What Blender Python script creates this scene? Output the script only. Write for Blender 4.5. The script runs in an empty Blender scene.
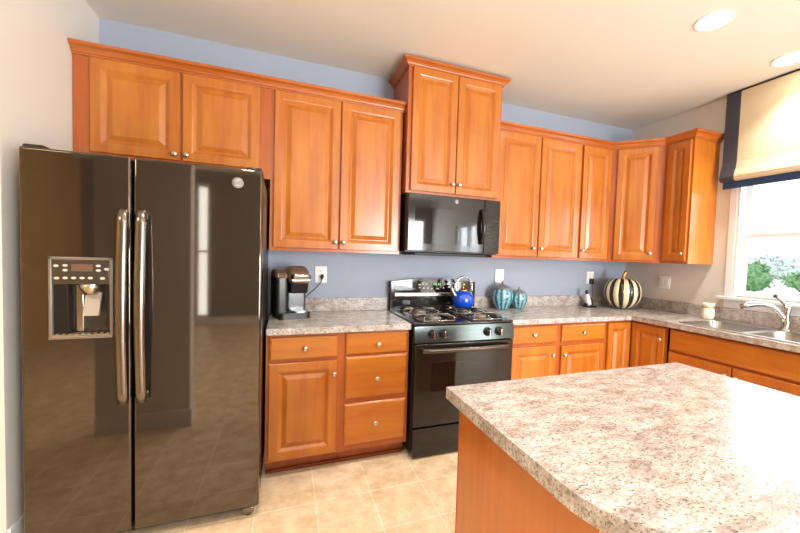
import bpy, bmesh, math, random
from mathutils import Vector, Matrix
PI = math.pi
SC = bpy.context.scene
COL = SC.collection
random.seed(7)

# ------------------------------------------------------------------ camera, world, lights, exposure
CAM = Vector((-0.7866, -2.9403, 1.3622))
cr_ = Vector((0.93231757, -0.36019405, 0.03231403))
cu_ = Vector((-0.01488208, 0.05106543, 0.99858442))
cf_ = Vector((0.3613343, 0.9314787, -0.04224876))
cam_d = bpy.data.cameras.new('camera')
cam = bpy.data.objects.new('camera', cam_d); COL.objects.link(cam)
cam.matrix_world = Matrix(((cr_.x, cu_.x, -cf_.x, CAM.x), (cr_.y, cu_.y, -cf_.y, CAM.y), (cr_.z, cu_.z, -cf_.z, CAM.z), (0, 0, 0, 1)))
cam_d.sensor_width = 36.0; cam_d.lens = 367.94 / 800 * 36
cam_d.shift_x = -27.86 / 800; cam_d.shift_y = 5.68 / 800
cam_d.clip_start = 0.05; cam_d.clip_end = 300
SC.camera = cam

wd = bpy.data.worlds.new('world'); SC.world = wd; wd.use_nodes = True
_n = wd.node_tree.nodes; _n.clear()
_o = _n.new('ShaderNodeOutputWorld'); _b = _n.new('ShaderNodeBackground')
_b.inputs['Color'].default_value = (0.90, 0.95, 1.0, 1); _b.inputs['Strength'].default_value = 1.9
wd.node_tree.links.new(_b.outputs[0], _o.inputs[0])

def area(name, loc, rot, sx, sy, power, col, shape='RECTANGLE', spread=PI):
    l = bpy.data.lights.new(name, 'AREA'); l.shape = shape; l.size = sx
    if shape in ('RECTANGLE', 'ELLIPSE'): l.size_y = sy
    l.energy = power; l.color = col; l.spread = spread
    o = bpy.data.objects.new(name, l); COL.objects.link(o); o.location = loc; o.rotation_euler = rot
    return o
WARM = (1.0, 0.94, 0.85); DAY = (0.93, 0.97, 1.0)
# daylight through the openings of the room, and light behind the added strip
area('daylight_kitchen_window', (2.80, -1.42, 1.60), (0, PI / 2, 0), 1.0, 0.80, 10, DAY)
area('daylight_patio_door', (2.78, -4.65, 1.05), (0, PI / 2, 0), 1.95, 1.05, 90, DAY)
area('added_strip_light', (-2.18, -6.69, 1.32), (PI / 2, 0, 0), 0.20, 2.4, 7, DAY)  # added light that makes the narrow strip bright in the fridge reflection
# added soft fill over the dining side, hall lamp, added uplight toward the ceiling
area('dining_fill', (0.0, -4.9, 2.70), (0, 0, 0), 2.4, 1.6, 18, (1.0, 0.95, 0.88))  # broad unseen fill added for the dining side, not a fixture
area('hall_ceiling_light', (-2.9, -2.6, 2.70), (0, 0, 0), 0.8, 0.8, 26, (1.0, 0.84, 0.60))
area('daylight_rear_window', (1.75, -6.69, 1.28), (PI / 2, 0, 0), 1.4, 1.95, 260, DAY)
area('ceiling_fill', (-1.0, -3.3, 1.6), (PI, 0, 0), 1.4, 1.2, 24, (1.0, 0.98, 0.96))  # unseen upward fill added to even out the ceiling
SC.view_settings.view_transform = 'Standard'; SC.view_settings.look = 'None'
SC.view_settings.gamma = 1.0; SC.view_settings.use_curve_mapping = False
SC.view_settings.exposure = 0.38
SC.cycles.use_denoising = True
SC.cycles.max_bounces = 10

# ------------------------------------------------------------------ helpers
def srgb(r, g, b):
    f = lambda c: (c / 255) / 12.92 if c / 255 <= 0.04045 else ((c / 255 + 0.055) / 1.055) ** 2.4
    return (f(r), f(g), f(b), 1.0)

def prop(o, label=None, cat=None, group=None, kind=None):
    if label: o['label'] = label
    if cat: o['category'] = cat
    if group: o['group'] = group
    if kind: o['kind'] = kind
    return o

def thing(name, label, cat, loc=(0, 0, 0), rz=0.0, group=None):
    o = bpy.data.objects.new(name, None); COL.objects.link(o)
    o.location = loc; o.rotation_euler = (0, 0, rz); o.empty_display_size = 0.05
    o['org'] = tuple(loc)
    return prop(o, label, cat, group)

class MB:
    """collects shapes; build() links them as one mesh object"""
    def __init__(self, org=(0, 0, 0)):
        self.bm = bmesh.new(); self.org = Vector(org); self.m = 0
    def _new(self, verts, faces, smooth=False):
        vs = [self.bm.verts.new(v) for v in verts]; out = []
        for f in faces:
            try:
                fc = self.bm.faces.new([vs[i] for i in f]); fc.material_index = self.m; fc.smooth = smooth; out.append(fc)
            except ValueError: pass
        return vs, out
    def box(self, x0, x1, y0, y1, z0, z1, bev=0.0, seg=2):
        if x0 > x1: x0, x1 = x1, x0
        if y0 > y1: y0, y1 = y1, y0
        if z0 > z1: z0, z1 = z1, z0
        v = [(x0, y0, z0), (x1, y0, z0), (x1, y1, z0), (x0, y1, z0), (x0, y0, z1), (x1, y0, z1), (x1, y1, z1), (x0, y1, z1)]
        vs, fs = self._new(v, [(0, 3, 2, 1), (4, 5, 6, 7), (0, 1, 5, 4), (1, 2, 6, 5), (2, 3, 7, 6), (3, 0, 4, 7)])
        if bev > 0:
            ed = list({e for f in fs for e in f.edges})
            r = bmesh.ops.bevel(self.bm, geom=ed, offset=bev, segments=seg, profile=0.5, affect='EDGES')
            for f in r['faces']: f.material_index = self.m; f.smooth = True
        return self
    def prism(self, pts, z0, z1, bev=0.0):
        """polygon in xy (counter-clockwise) extruded in z"""
        n = len(pts)
        v = [(p[0], p[1], z0) for p in pts] + [(p[0], p[1], z1) for p in pts]
        f = [tuple(range(n))[::-1], tuple(range(n, 2 * n))] + [(i, (i + 1) % n, n + (i + 1) % n, n + i) for i in range(n)]
        vs, fs = self._new(v, f)
        if bev > 0:
            ed = list(fs[1].edges)
            r = bmesh.ops.bevel(self.bm, geom=ed, offset=bev, segments=2, profile=0.5, affect='EDGES')
            for g in r['faces']: g.material_index = self.m
        return self
    def extrude(self, pts, a, b, bev=0.0):
        """closed polygon of 3-D points extruded by vector a..b"""
        n = len(pts); a = Vector(a); b = Vector(b)
        v = [Vector(p) + a for p in pts] + [Vector(p) + b for p in pts]
        vs, fs = self._new(v, [tuple(range(n))[::-1], tuple(range(n, 2 * n))] + [(i, (i + 1) % n, n + (i + 1) % n, n + i) for i in range(n)])
        if bev > 0:
            ed = list({e for f in fs[:2] for e in f.edges})
            r = bmesh.ops.bevel(self.bm, geom=ed, offset=bev, segments=4, profile=0.5, affect='EDGES')
            for g in r['faces']: g.material_index = self.m; g.smooth = True
        return self
    def lathe(self, prof, c=(0, 0, 0), axis='z', n=32, fr=None, squash=None, caps=True):
        """prof: list of (radius, height)"""
        c = Vector(c); vs = []; ring = []
        for (r, h) in prof:
            for k in range(n):
                t = 2 * PI * k / n; rr = max(r, 1e-5)
                if fr: rr *= fr(t, h)
                p = Vector((rr * math.cos(t), rr * math.sin(t), h))
                if axis == 'x': p = Vector((p.z, p.x, p.y))
                elif axis == 'y': p = Vector((p.x, p.z, p.y)); 
                elif axis == '-y': p = Vector((p.x, -p.z, p.y))
                elif axis == '-x': p = Vector((-p.z, p.x, p.y))
                vs.append(c + p)
        fs = []
        for i in range(len(prof) - 1):
            for k in range(n):
                k2 = (k + 1) % n
                fs.append((i * n + k, i * n + k2, (i + 1) * n + k2, (i + 1) * n + k))
        if caps:
            fs.append(tuple(range(n))[::-1]); fs.append(tuple((len(prof) - 1) * n + k for k in range(n)))
        return self._new(vs, fs, True)
    def cyl(self, p0, p1, r, n=16, r1=None):
        return self.tube([p0, p1], [r, r if r1 is None else r1], n)
    def tube(self, pts, r, n=10, sq=(1, 1), up=None):
        pts = [Vector(p) for p in pts]
        rs = r if isinstance(r, (list, tuple)) else [r] * len(pts)
        vs = []; prev = None
        for i, p in enumerate(pts):
            d = (pts[min(i + 1, len(pts) - 1)] - pts[max(i - 1, 0)]).normalized()
            if prev is None:
                a = Vector(up) if up else (Vector((0, 0, 1)) if abs(d.z) < 0.9 else Vector((1, 0, 0)))
                u = (a - d * a.dot(d)).normalized()
            else: u = (prev - d * prev.dot(d)).normalized()
            prev = u; w = d.cross(u)
            for k in range(n):
                t = 2 * PI * k / n
                vs.append(p + (u * math.cos(t) * sq[0] + w * math.sin(t) * sq[1]) * rs[i])
        fs = []
        for i in range(len(pts) - 1):
            for k in range(n):
                k2 = (k + 1) % n
                fs.append((i * n + k, i * n + k2, (i + 1) * n + k2, (i + 1) * n + k))
        fs.append(tuple(range(n))[::-1]); fs.append(tuple((len(pts) - 1) * n + k for k in range(n)))
        self._new(vs, fs, True); return self
    def sphere(self, c, r, sx=1, sy=1, sz=1, n=20):
        k = n // 2
        prof = [(r * math.sin(PI * i / k), -r * math.cos(PI * i / k) * sz) for i in range(k + 1)]
        vs, fs = self.lathe(prof, (0, 0, 0), 'z', n, caps=False)
        for v in vs: v.co = Vector((v.co.x * sx + c[0], v.co.y * sy + c[1], v.co.z + c[2]))
        return self
    def panel(self, o, u, w, h, rings, nrm, t):
        """a panel on plane at o spanning u*w and z*h; rings = (inset, height above face plane); back closed at -t"""
        o = Vector(o); u = Vector(u); nn = Vector(nrm); z = Vector((0, 0, 1)); vs = []; fs = []
        R = [(0, -t)] + rings
        for (ins, d) in R:
            for (a, b) in ((ins, ins), (w - ins, ins), (w - ins, h - ins), (ins, h - ins)):
                vs.append(o + u * a + z * b + nn * d)
        flip = u.cross(z).dot(nn) < 0
        for i in range(len(R) - 1):
            for k in range(4):
                f = (4 * i + k, 4 * i + (k + 1) % 4, 4 * i + 4 + (k + 1) % 4, 4 * i + 4 + k)
                fs.append(f[::-1] if flip else f)
        e = 4 * (len(R) - 1); f = (e, e + 1, e + 2, e + 3); fs.append(f[::-1] if flip else f)
        g = (3, 2, 1, 0); fs.append(g[::-1] if flip else g)
        self._new(vs, fs); return self
    def build(self, name, mat, parent=None, label=None, fix=True):
        bm = self.bm
        bmesh.ops.remove_doubles(bm, verts=bm.verts, dist=1e-6)
        if fix: bmesh.ops.recalc_face_normals(bm, faces=bm.faces)
        if self.org.length > 0: bmesh.ops.translate(bm, verts=bm.verts, vec=-self.org)
        me = bpy.data.meshes.new(name); bm.to_mesh(me); bm.free()
        for x in (mat if isinstance(mat, (list, tuple)) else [mat]): me.materials.append(x)
        o = bpy.data.objects.new(name, me); COL.objects.link(o)
        if parent is not None: o.parent = parent
        else: o.location = self.org
        if label: o['label'] = label
        return o

def cut(o, boxes):
    """cuts box-shaped openings into an object's mesh"""
    for b in boxes:
        m = MB(); m.box(*b); c = m.build('cutter', o.data.materials[0])
        c.parent = o.parent
        if o.parent is None: c.location = (0, 0, 0)
        md = o.modifiers.new('cut', 'BOOLEAN'); md.operation = 'DIFFERENCE'; md.object = c; md.solver = 'EXACT'
        bpy.context.view_layer.update()
        ev = o.evaluated_get(bpy.context.evaluated_depsgraph_get())
        me = bpy.data.meshes.new_from_object(ev)
        o.modifiers.clear(); old = o.data; o.data = me
        bpy.data.objects.remove(c, do_unlink=True)
    return o

def text_mesh(s, size, name='text'):
    cu = bpy.data.curves.new(name, 'FONT'); cu.body = s; cu.size = size; cu.align_x = 'CENTER'; cu.align_y = 'CENTER'
    cu.extrude = size * 0.03; cu.offset = size * 0.025
    t = bpy.data.objects.new(name, cu); COL.objects.link(t); bpy.context.view_layer.update()
    me = bpy.data.meshes.new_from_object(t.evaluated_get(bpy.context.evaluated_depsgraph_get()))
    bpy.data.objects.remove(t, do_unlink=True); return me
def lettering(name, s, size, loc, mat, parent, rot=(PI / 2, 0, 0), shear=0.0):
    me = text_mesh(s, size)
    for v in me.vertices: v.co.x += shear * v.co.y
    me.materials.clear(); me.materials.append(mat)
    o = bpy.data.objects.new(name, me); COL.objects.link(o); o.parent = parent; o.location = loc; o.rotation_euler = rot
    return o

# ------------------------------------------------------------------ materials
def mat(name, col, rough=0.5, metal=0.0, spec=0.5, coat=0.0, coat_r=0.1, bump=0.0, bscale=40, emit=None, es=1.0):
    m = bpy.data.materials.new(name); m.use_nodes = True
    p = m.node_tree.nodes['Principled BSDF']
    p.inputs['Base Color'].default_value = col; p.inputs['Roughness'].default_value = rough
    p.inputs['Metallic'].default_value = metal; p.inputs['Specular IOR Level'].default_value = spec
    p.inputs['Coat Weight'].default_value = coat; p.inputs['Coat Roughness'].default_value = coat_r
    if emit: p.inputs['Emission Color'].default_value = emit; p.inputs['Emission Strength'].default_value = es
    N, L = m.node_tree.nodes, m.node_tree.links
    if bump:
        tc = N.new('ShaderNodeTexCoord'); nz = N.new('ShaderNodeTexNoise'); nz.inputs['Scale'].default_value = bscale
        nz.inputs['Detail'].default_value = 6
        b = N.new('ShaderNodeBump'); b.inputs['Strength'].default_value = bump; b.inputs['Distance'].default_value = 0.01
        L.new(tc.outputs['Object'], nz.inputs['Vector']); L.new(nz.outputs['Fac'], b.inputs['Height']); L.new(b.outputs[0], p.inputs['Normal'])
    return m
def ramp(N, stops, interp='LINEAR'):
    r = N.new('ShaderNodeValToRGB'); r.color_ramp.interpolation = interp
    e = r.color_ramp.elements
    while len(e) < len(stops): e.new(0.5)
    for i, (p, c) in enumerate(stops): e[i].position = p; e[i].color = c
    return r
def wood(name, c0, c1, sc, rough=0.34, coat=0.35):
    m = mat(name, c0, rough, 0, 0.5, coat, 0.18); N, L = m.node_tree.nodes, m.node_tree.links; p = N['Principled BSDF']
    tc = N.new('ShaderNodeTexCoord'); mp = N.new('ShaderNodeMapping'); mp.inputs['Scale'].default_value = sc
    a = N.new('ShaderNodeTexNoise'); a.inputs['Scale'].default_value = 1.0; a.inputs['Detail'].default_value = 7; a.inputs['Distortion'].default_value = 0.6
    b = N.new('ShaderNodeTexNoise'); b.inputs['Scale'].default_value = 3.0; b.inputs['Detail'].default_value = 2
    ad = N.new('ShaderNodeMath'); ad.operation = 'MULTIPLY_ADD'; ad.inputs[1].default_value = 0.6
    ml = N.new('ShaderNodeMath'); ml.operation = 'MULTIPLY'; ml.inputs[1].default_value = 0.4
    r = ramp(N, [(0.3, c1), (0.68, c0)])
    L.new(tc.outputs['Object'], mp.inputs[0]); L.new(mp.outputs[0], a.inputs['Vector']); L.new(tc.outputs['Object'], b.inputs['Vector'])
    L.new(b.outputs['Fac'], ml.inputs[0]); L.new(a.outputs['Fac'], ad.inputs[0]); L.new(ml.outputs[0], ad.inputs[2])
    L.new(ad.outputs[0], r.inputs[0]); L.new(r.outputs[0], p.inputs['Base Color'])
    return m
WOOD = wood('maple_vertical', srgb(192, 118, 38), srgb(166, 86, 21), (22, 22, 2.2))
WOODH = wood('maple_horizontal', srgb(192, 118, 38), srgb(166, 86, 21), (2.2, 22, 22))
FRAME = wood('maple_frame', srgb(182, 96, 38), srgb(160, 74, 26), (22, 22, 2.2))
CROWN = wood('maple_crown', srgb(184, 102, 36), srgb(160, 78, 22), (3, 22, 22))
PANEL = wood('island_veneer', srgb(196, 116, 44), srgb(180, 98, 30), (30, 30, 1.6))
DARKIN = mat('cabinet_shadow_gap', srgb(60, 30, 14), 0.7)
TOE = mat('toe_kick_brown', srgb(120, 56, 24), 0.5)

def laminate():
    m = mat('granite_laminate', (0.5, 0.4, 0.35, 1), 0.22, 0, 0.5); N, L = m.node_tree.nodes, m.node_tree.links; p = N['Principled BSDF']
    tc = N.new('ShaderNodeTexCoord')
    mp = N.new('ShaderNodeMapping'); mp.inputs['Rotation'].default_value = (0.3, 0.2, 0.5); mp.inputs['Scale'].default_value = (1.0, 1.9, 1.3)
    L.new(tc.outputs['Object'], mp.inputs[0])
    big = N.new('ShaderNodeTexNoise'); big.inputs['Scale'].default_value = 11; big.inputs['Detail'].default_value = 8; big.inputs['Roughness'].default_value = 0.72
    mid = N.new('ShaderNodeTexNoise'); mid.inputs['Scale'].default_value = 75; mid.inputs['Detail'].default_value = 5; mid.inputs['Roughness'].default_value = 0.7
    fl = N.new('ShaderNodeTexNoise'); fl.inputs['Scale'].default_value = 120; fl.inputs['Detail'].default_value = 3
    for n in (big, mid, fl): L.new(mp.outputs[0], n.inputs['Vector'])
    r1 = ramp(N, [(0.34, srgb(162, 147, 139)), (0.50, srgb(202, 194, 188)), (0.64, srgb(226, 223, 220))])
    r2 = ramp(N, [(0.38, srgb(110, 104, 104)), (0.50, srgb(214, 208, 204)), (0.64, srgb(240, 238, 236))])
    mx = N.new('ShaderNodeMix'); mx.data_type = 'RGBA'; mx.blend_type = 'MULTIPLY'; mx.inputs['Factor'].default_value = 0.6
    L.new(big.outputs['Fac'], r1.inputs[0]); L.new(mid.outputs['Fac'], r2.inputs[0])
    L.new(r1.outputs[0], mx.inputs['A']); L.new(r2.outputs[0], mx.inputs['B'])
    r3 = ramp(N, [(0.345, (1, 1, 1, 1)), (0.41, (0, 0, 0, 1))])
    L.new(fl.outputs['Fac'], r3.inputs[0])
    m2 = N.new('ShaderNodeMix'); m2.data_type = 'RGBA'
    L.new(r3.outputs[0], m2.inputs['Factor']); L.new(mx.outputs['Result'], m2.inputs['A']); m2.inputs['B'].default_value = srgb(96, 88, 85)
    L.new(m2.outputs['Result'], p.inputs['Base Color'])
    return m
LAM = laminate()

def tile():
    m = mat('floor_tile', (0.6, 0.5, 0.4, 1), 0.42, 0, 0.4); N, L = m.node_tree.nodes, m.node_tree.links; p = N['Principled BSDF']
    tc = N.new('ShaderNodeTexCoord'); mp = N.new('ShaderNodeMapping'); mp.inputs['Location'].default_value = (0.006, 0.905 + 0.002, 0)
    L.new(tc.outputs['Object'], mp.inputs[0])
    br = N.new('ShaderNodeTexBrick'); br.offset = 0; br.squash = 1
    br.inputs['Scale'].default_value = 1.0; br.inputs['Mortar Size'].default_value = 0.004; br.inputs['Mortar Smooth'].default_value = 0.4
    br.inputs['Brick Width'].default_value = 0.304; br.inputs['Row Height'].default_value = 0.311
    br.inputs['Color1'].default_value = srgb(236, 216, 186); br.inputs['Color2'].default_value = srgb(230, 208, 176); br.inputs['Mortar'].default_value = srgb(246, 234, 214)
    L.new(mp.outputs[0], br.inputs['Vector'])
    nz = N.new('ShaderNodeTexNoise'); nz.inputs['Scale'].default_value = 9; nz.inputs['Detail'].default_value = 9; nz.inputs['Roughness'].default_value = 0.65
    L.new(tc.outputs['Object'], nz.inputs['Vector'])
    r = ramp(N, [(0.34, srgb(206, 190, 168)), (0.62, srgb(255, 255, 255))]); L.new(nz.outputs['Fac'], r.inputs[0])
    mx = N.new('ShaderNodeMix'); mx.data_type = 'RGBA'; mx.blend_type = 'MULTIPLY'; mx.inputs['Factor'].default_value = 0.7
    L.new(br.outputs['Color'], mx.inputs['A']); L.new(r.outputs[0], mx.inputs['B']); L.new(mx.outputs['Result'], p.inputs['Base Color'])
    b = N.new('ShaderNodeBump'); b.inputs['Strength'].default_value = 0.25; b.inputs['Distance'].default_value = 0.003; b.invert = True
    L.new(br.outputs['Fac'], b.inputs['Height']); L.new(b.outputs[0], p.inputs['Normal'])
    return m
TILE = tile()
BLUE = mat('blue_gray_paint', srgb(157, 166, 183), 0.6, bump=0.05, bscale=180)
GREIGE = mat('greige_paint', srgb(224, 219, 211), 0.65, bump=0.05, bscale=180)
CEIL = mat('ceiling_paint', srgb(224, 219, 210), 0.75, bump=0.06, bscale=160)
WHITE = mat('white_trim_paint', srgb(226, 228, 230), 0.35)
PLASTIC = mat('white_plastic', srgb(238, 236, 230), 0.35)
SLOT = mat('dark_slot', srgb(34, 32, 31), 0.6)
NICKEL = mat('brushed_nickel', srgb(206, 198, 184), 0.28, 1.0)
CHROME = mat('chrome', srgb(186, 185, 183), 0.14, 1.0)
STEEL = mat('stainless_steel', srgb(196, 195, 192), 0.30, 1.0)
SLATE = mat('black_stainless', srgb(102, 94, 85), 0.045, 0.92, 0.5)
SLATE_H = mat('black_stainless_handle', srgb(132, 125, 117), 0.24, 1.0)
BLACKG = mat('gloss_black_enamel', srgb(32, 28, 25), 0.09, 0, 0.45, 0.1, 0.04)
BLACKM = mat('matte_black_iron', srgb(28, 27, 26), 0.45, 0.3)
BLACKP = mat('black_plastic', srgb(22, 21, 21), 0.3)
SMOKE = mat('smoked_glass', srgb(22, 19, 17), 0.04, 0, 0.5, 0.1, 0.02)
GRAYP = mat('gray_plastic', srgb(140, 132, 124), 0.35, 0.5)
AMBER = mat('lit_display', srgb(120, 90, 40), 0.3, emit=srgb(255, 190, 90), es=0.8)
GREENLED = mat('green_digits', srgb(20, 60, 30), 0.3, emit=srgb(150, 210, 90), es=0.6)
MARK = mat('pale_legend_print', srgb(200, 196, 188), 0.4)
BADGE = mat('silver_badge', srgb(196, 193, 188), 0.4, 0.2)
SLATEF = mat('slate_fabric', srgb(58, 60, 70), 0.85, bump=0.2, bscale=400)
NAVY = mat('navy_fabric', srgb(40, 66, 104), 0.85, bump=0.2, bscale=400)
CREAM = mat('cream_fabric', srgb(204, 188, 158), 0.9, bump=0.2, bscale=300)
COBALT = mat('cobalt_enamel', srgb(8, 74, 206), 0.12, 0, 0.6, 0.8, 0.05)
GOLD = mat('gold_metal', srgb(216, 168, 88), 0.2, 1.0)
PGOLD = mat('pumpkin_stem_gold', srgb(196, 152, 84), 0.35, 0.7)
PCREAM = mat('pumpkin_cream', srgb(240, 226, 190), 0.28, 0, 0.5, 0.4)
PBLACK = mat('pumpkin_black', srgb(44, 36, 30), 0.25, 0, 0.5, 0.5)
CERAM = mat('cream_ceramic', srgb(240, 232, 214), 0.3, 0, 0.5, 0.4)
JARLID = mat('pewter_lid', srgb(134, 140, 140), 0.42, 0.3, bump=0.4, bscale=60)
BRONZE = mat('taupe_metallic_plastic', srgb(178, 156, 134), 0.30, 0.8)
COFG = mat('gray_metallic_plastic', srgb(88, 90, 90), 0.26, 0.85)
LED = mat('downlight_lens', (1, 1, 1, 1), 0.5, emit=(1.0, 0.93, 0.80, 1), es=22)

def jarglaze():
    m = mat('turquoise_glaze', srgb(90, 160, 170), 0.22, 0, 0.5, 0.5); N, L = m.node_tree.nodes, m.node_tree.links; p = N['Principled BSDF']
    tc = N.new('ShaderNodeTexCoord'); sp = N.new('ShaderNodeSeparateXYZ'); L.new(tc.outputs['Object'], sp.inputs[0])
    at = N.new('ShaderNodeMath'); at.operation = 'ARCTAN2'; L.new(sp.outputs['Y'], at.inputs[0]); L.new(sp.outputs['X'], at.inputs[1])
    sn = N.new('ShaderNodeMath'); sn.operation = 'MULTIPLY'; sn.inputs[1].default_value = 12; L.new(at.outputs[0], sn.inputs[0])
    s2 = N.new('ShaderNodeMath'); s2.operation = 'SINE'; L.new(sn.outputs[0], s2.inputs[0])
    nz = N.new('ShaderNodeTexNoise'); nz.inputs['Scale'].default_value = 45; nz.inputs['Detail'].default_value = 4; L.new(tc.outputs['Object'], nz.inputs['Vector'])
    ad = N.new('ShaderNodeMath'); ad.operation = 'MULTIPLY_ADD'; ad.inputs[1].default_value = 0.22; L.new(s2.outputs[0], ad.inputs[0]); L.new(nz.outputs['Fac'], ad.inputs[2])
    r = ramp(N, [(0.3, srgb(24, 104, 132)), (0.46, srgb(70, 156, 172)), (0.62, srgb(128, 168, 174)), (0.80, srgb(176, 186, 180))])
    L.new(ad.outputs[0], r.inputs[0]); L.new(r.outputs[0], p.inputs['Base Color'])
    return m
JAR = jarglaze()
def thin_glass():
    m = bpy.data.materials.new('window_glass'); m.use_nodes = True; N, L = m.node_tree.nodes, m.node_tree.links; N.clear()
    o = N.new('ShaderNodeOutputMaterial'); t = N.new('ShaderNodeBsdfTransparent'); g = N.new('ShaderNodeBsdfGlossy'); g.inputs['Roughness'].default_value = 0.02
    w = N.new('ShaderNodeLayerWeight'); w.inputs['Blend'].default_value = 0.5
    p = N.new('ShaderNodeMath'); p.operation = 'POWER'; p.inputs[1].default_value = 5
    f = N.new('ShaderNodeMath'); f.operation = 'MULTIPLY_ADD'; f.inputs[1].default_value = 0.5; f.inputs[2].default_value = 0.03; x = N.new('ShaderNodeMixShader')
    L.new(w.outputs['Facing'], p.inputs[0]); L.new(p.outputs[0], f.inputs[0]); L.new(f.outputs[0], x.inputs[0]); L.new(t.outputs[0], x.inputs[1]); L.new(g.outputs[0], x.inputs[2]); L.new(x.outputs[0], o.inputs[0])
    return m
GLASS = thin_glass()
def leafmat(name, a, b):
    m = mat(name, a, 0.6); N, L = m.node_tree.nodes, m.node_tree.links; p = N['Principled BSDF']
    tc = N.new('ShaderNodeTexCoord'); nz = N.new('ShaderNodeTexNoise'); nz.inputs['Scale'].default_value = 3.5; L.new(tc.outputs['Object'], nz.inputs['Vector'])
    r = ramp(N, [(0.35, a), (0.65, b)]); L.new(nz.outputs['Fac'], r.inputs[0]); L.new(r.outputs[0], p.inputs['Base Color']); return m
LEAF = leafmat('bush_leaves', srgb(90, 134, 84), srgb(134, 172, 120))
HAZY = leafmat('far_leaves', srgb(196, 208, 204), srgb(214, 222, 220))  # distance haze put into the leaf colour
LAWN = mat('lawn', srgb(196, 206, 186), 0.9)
ROADM = mat('pale_pavement', srgb(226, 226, 224), 0.8)
BARK = mat('bark', srgb(92, 74, 58), 0.9)

# ------------------------------------------------------------------ room
XL, XR, H = -1.888, 2.643, 2.776
def struct(name, m, mb, label=None):
    o = mb.build(name, m); o['kind'] = 'structure'; return o
m = MB(); m.box(-4.0, XR + .14, -6.7, .12, -.10, 0); struct('floor', TILE, m)
m = MB(); m.box(-4.0, XR + .14, -6.7, .12, H, H + .1); ceiling = struct('ceiling', CEIL, m)
m = MB(); m.box(-4.0, XR, 0, .12, 0, H); struct('wall_back', BLUE, m)
m = MB(); m.box(XL - .12, XL, -.87, 0, 0, H); m.box(XL - .12, XL, -2.19, -.87, 2.2, H); struct('wall_left', GREIGE, m)
m = MB(); m.box(-2.04, -1.457, -2.31, -2.19, 0, H); struct('wall_partition', GREIGE, m)
m = MB(); m.box(-4.0, -3.9, -6.6, 0, 0, H); struct('wall_hall', mat('warm_lit_tan', srgb(198, 160, 100), .65), m)  # warm lamplight of the hall put into the wall colour
# right wall with the kitchen window and a patio door opening further back
WY0, WY1, WZ0, WZ1 = -1.815, -1.035, 1.115, 2.18
PY0, PY1, PZ1 = -5.20, -4.10, 2.06
m = MB(); m.box(XR, XR + .14, WY1, .12, 0, H); m.box(XR, XR + .14, WY0, WY1, 0, WZ0); m.box(XR, XR + .14, WY0, WY1, WZ1, H)
m.box(XR, XR + .14, PY1, WY0, 0, H); m.box(XR, XR + .14, PY0, PY1, PZ1, H); m.box(XR, XR + .14, -6.7, PY0, 0, H)
struct('wall_right', GREIGE, m)
RX0, RX1, RZ0, RZ1 = -2.28, -2.08, 0.10, 2.55
QX0, QX1, QZ0, QZ1 = 1.05, 2.45, 0.25, 2.30
m = MB(); m.box(-4.0, RX0, -6.7, -6.6, 0, H); m.box(RX1, QX0, -6.7, -6.6, 0, H); m.box(QX1, XR + .14, -6.7, -6.6, 0, H); m.box(QX0, QX1, -6.7, -6.6, 0, QZ0); m.box(QX0, QX1, -6.7, -6.6, QZ1, H)
m.box(RX0, RX1, -6.7, -6.6, 0, RZ0); m.box(RX0, RX1, -6.7, -6.6, RZ1, H)
struct('wall_rear', mat('taupe_paint', srgb(132, 122, 112), .65), m)
m = MB(); m.box(-2.04, -1.457, -2.19, -2.176, 0, .13, .003); m.box(-1.457, -1.443, -2.31, -2.176, 0, .13, .003); struct('baseboard_partition', WHITE, m)
m = MB(); m.box(-3.9, RX1 + 4.6, -6.6, -6.586, 0, .13, .003); struct('baseboard_rear', WHITE, m)
m = MB(); m.box(XL, XL + .014, -.87, -.03, 0, .13, .003); struct('baseboard_left', WHITE, m)
# patio door, added bright strip and rear dining window (behind the camera, only reflected)
def framed(name, x0, x1, y0, y1, z0, z1, axis, mull=1):
    m = MB(); w = .07
    m.box(x0, x1, y0, y1, z0, z0 + w); m.box(x0, x1, y0, y1, z1 - w, z1)
    if axis == 'x':
        for (a, b) in ((y0, y0 + w), (y1 - w, y1), ((y0 + y1) / 2 - .04, (y0 + y1) / 2 + .04)): m.box(x0, x1, a, b, z0 + w, z1 - w)
    else:
        for (a, b) in ((x0, x0 + .03), (x1 - .03, x1)): m.box(a, b, y0, y1, z0 + w, z1 - w)
        m.box(x0 + .03, x1 - .03, y0, y1, (z0 + z1) / 2 - .02, (z0 + z1) / 2 + .02)
    o = struct(name, WHITE, m)
    g = MB()
    if axis == 'x': g.box((x0 + x1) / 2 - .003, (x0 + x1) / 2 + .003, y0 + w, y1 - w, z0 + w, z1 - w)
    else: g.box(x0 + .03, x1 - .03, (y0 + y1) / 2 - .003, (y0 + y1) / 2 + .003, z0 + w, z1 - w)
    g.build('window_pane', GLASS, o)
framed('door_1', XR + .02, XR + .09, PY0, PY1, 0.0, PZ1, 'x')
framed('added_bright_strip', RX0, RX1, -6.68, -6.62, RZ0, RZ1, 'y')  # added glass strip standing in for a lit wall edge in reflections
framed('window_3', QX0, QX1, -6.68, -6.62, QZ0, QZ1, 'y')

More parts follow.
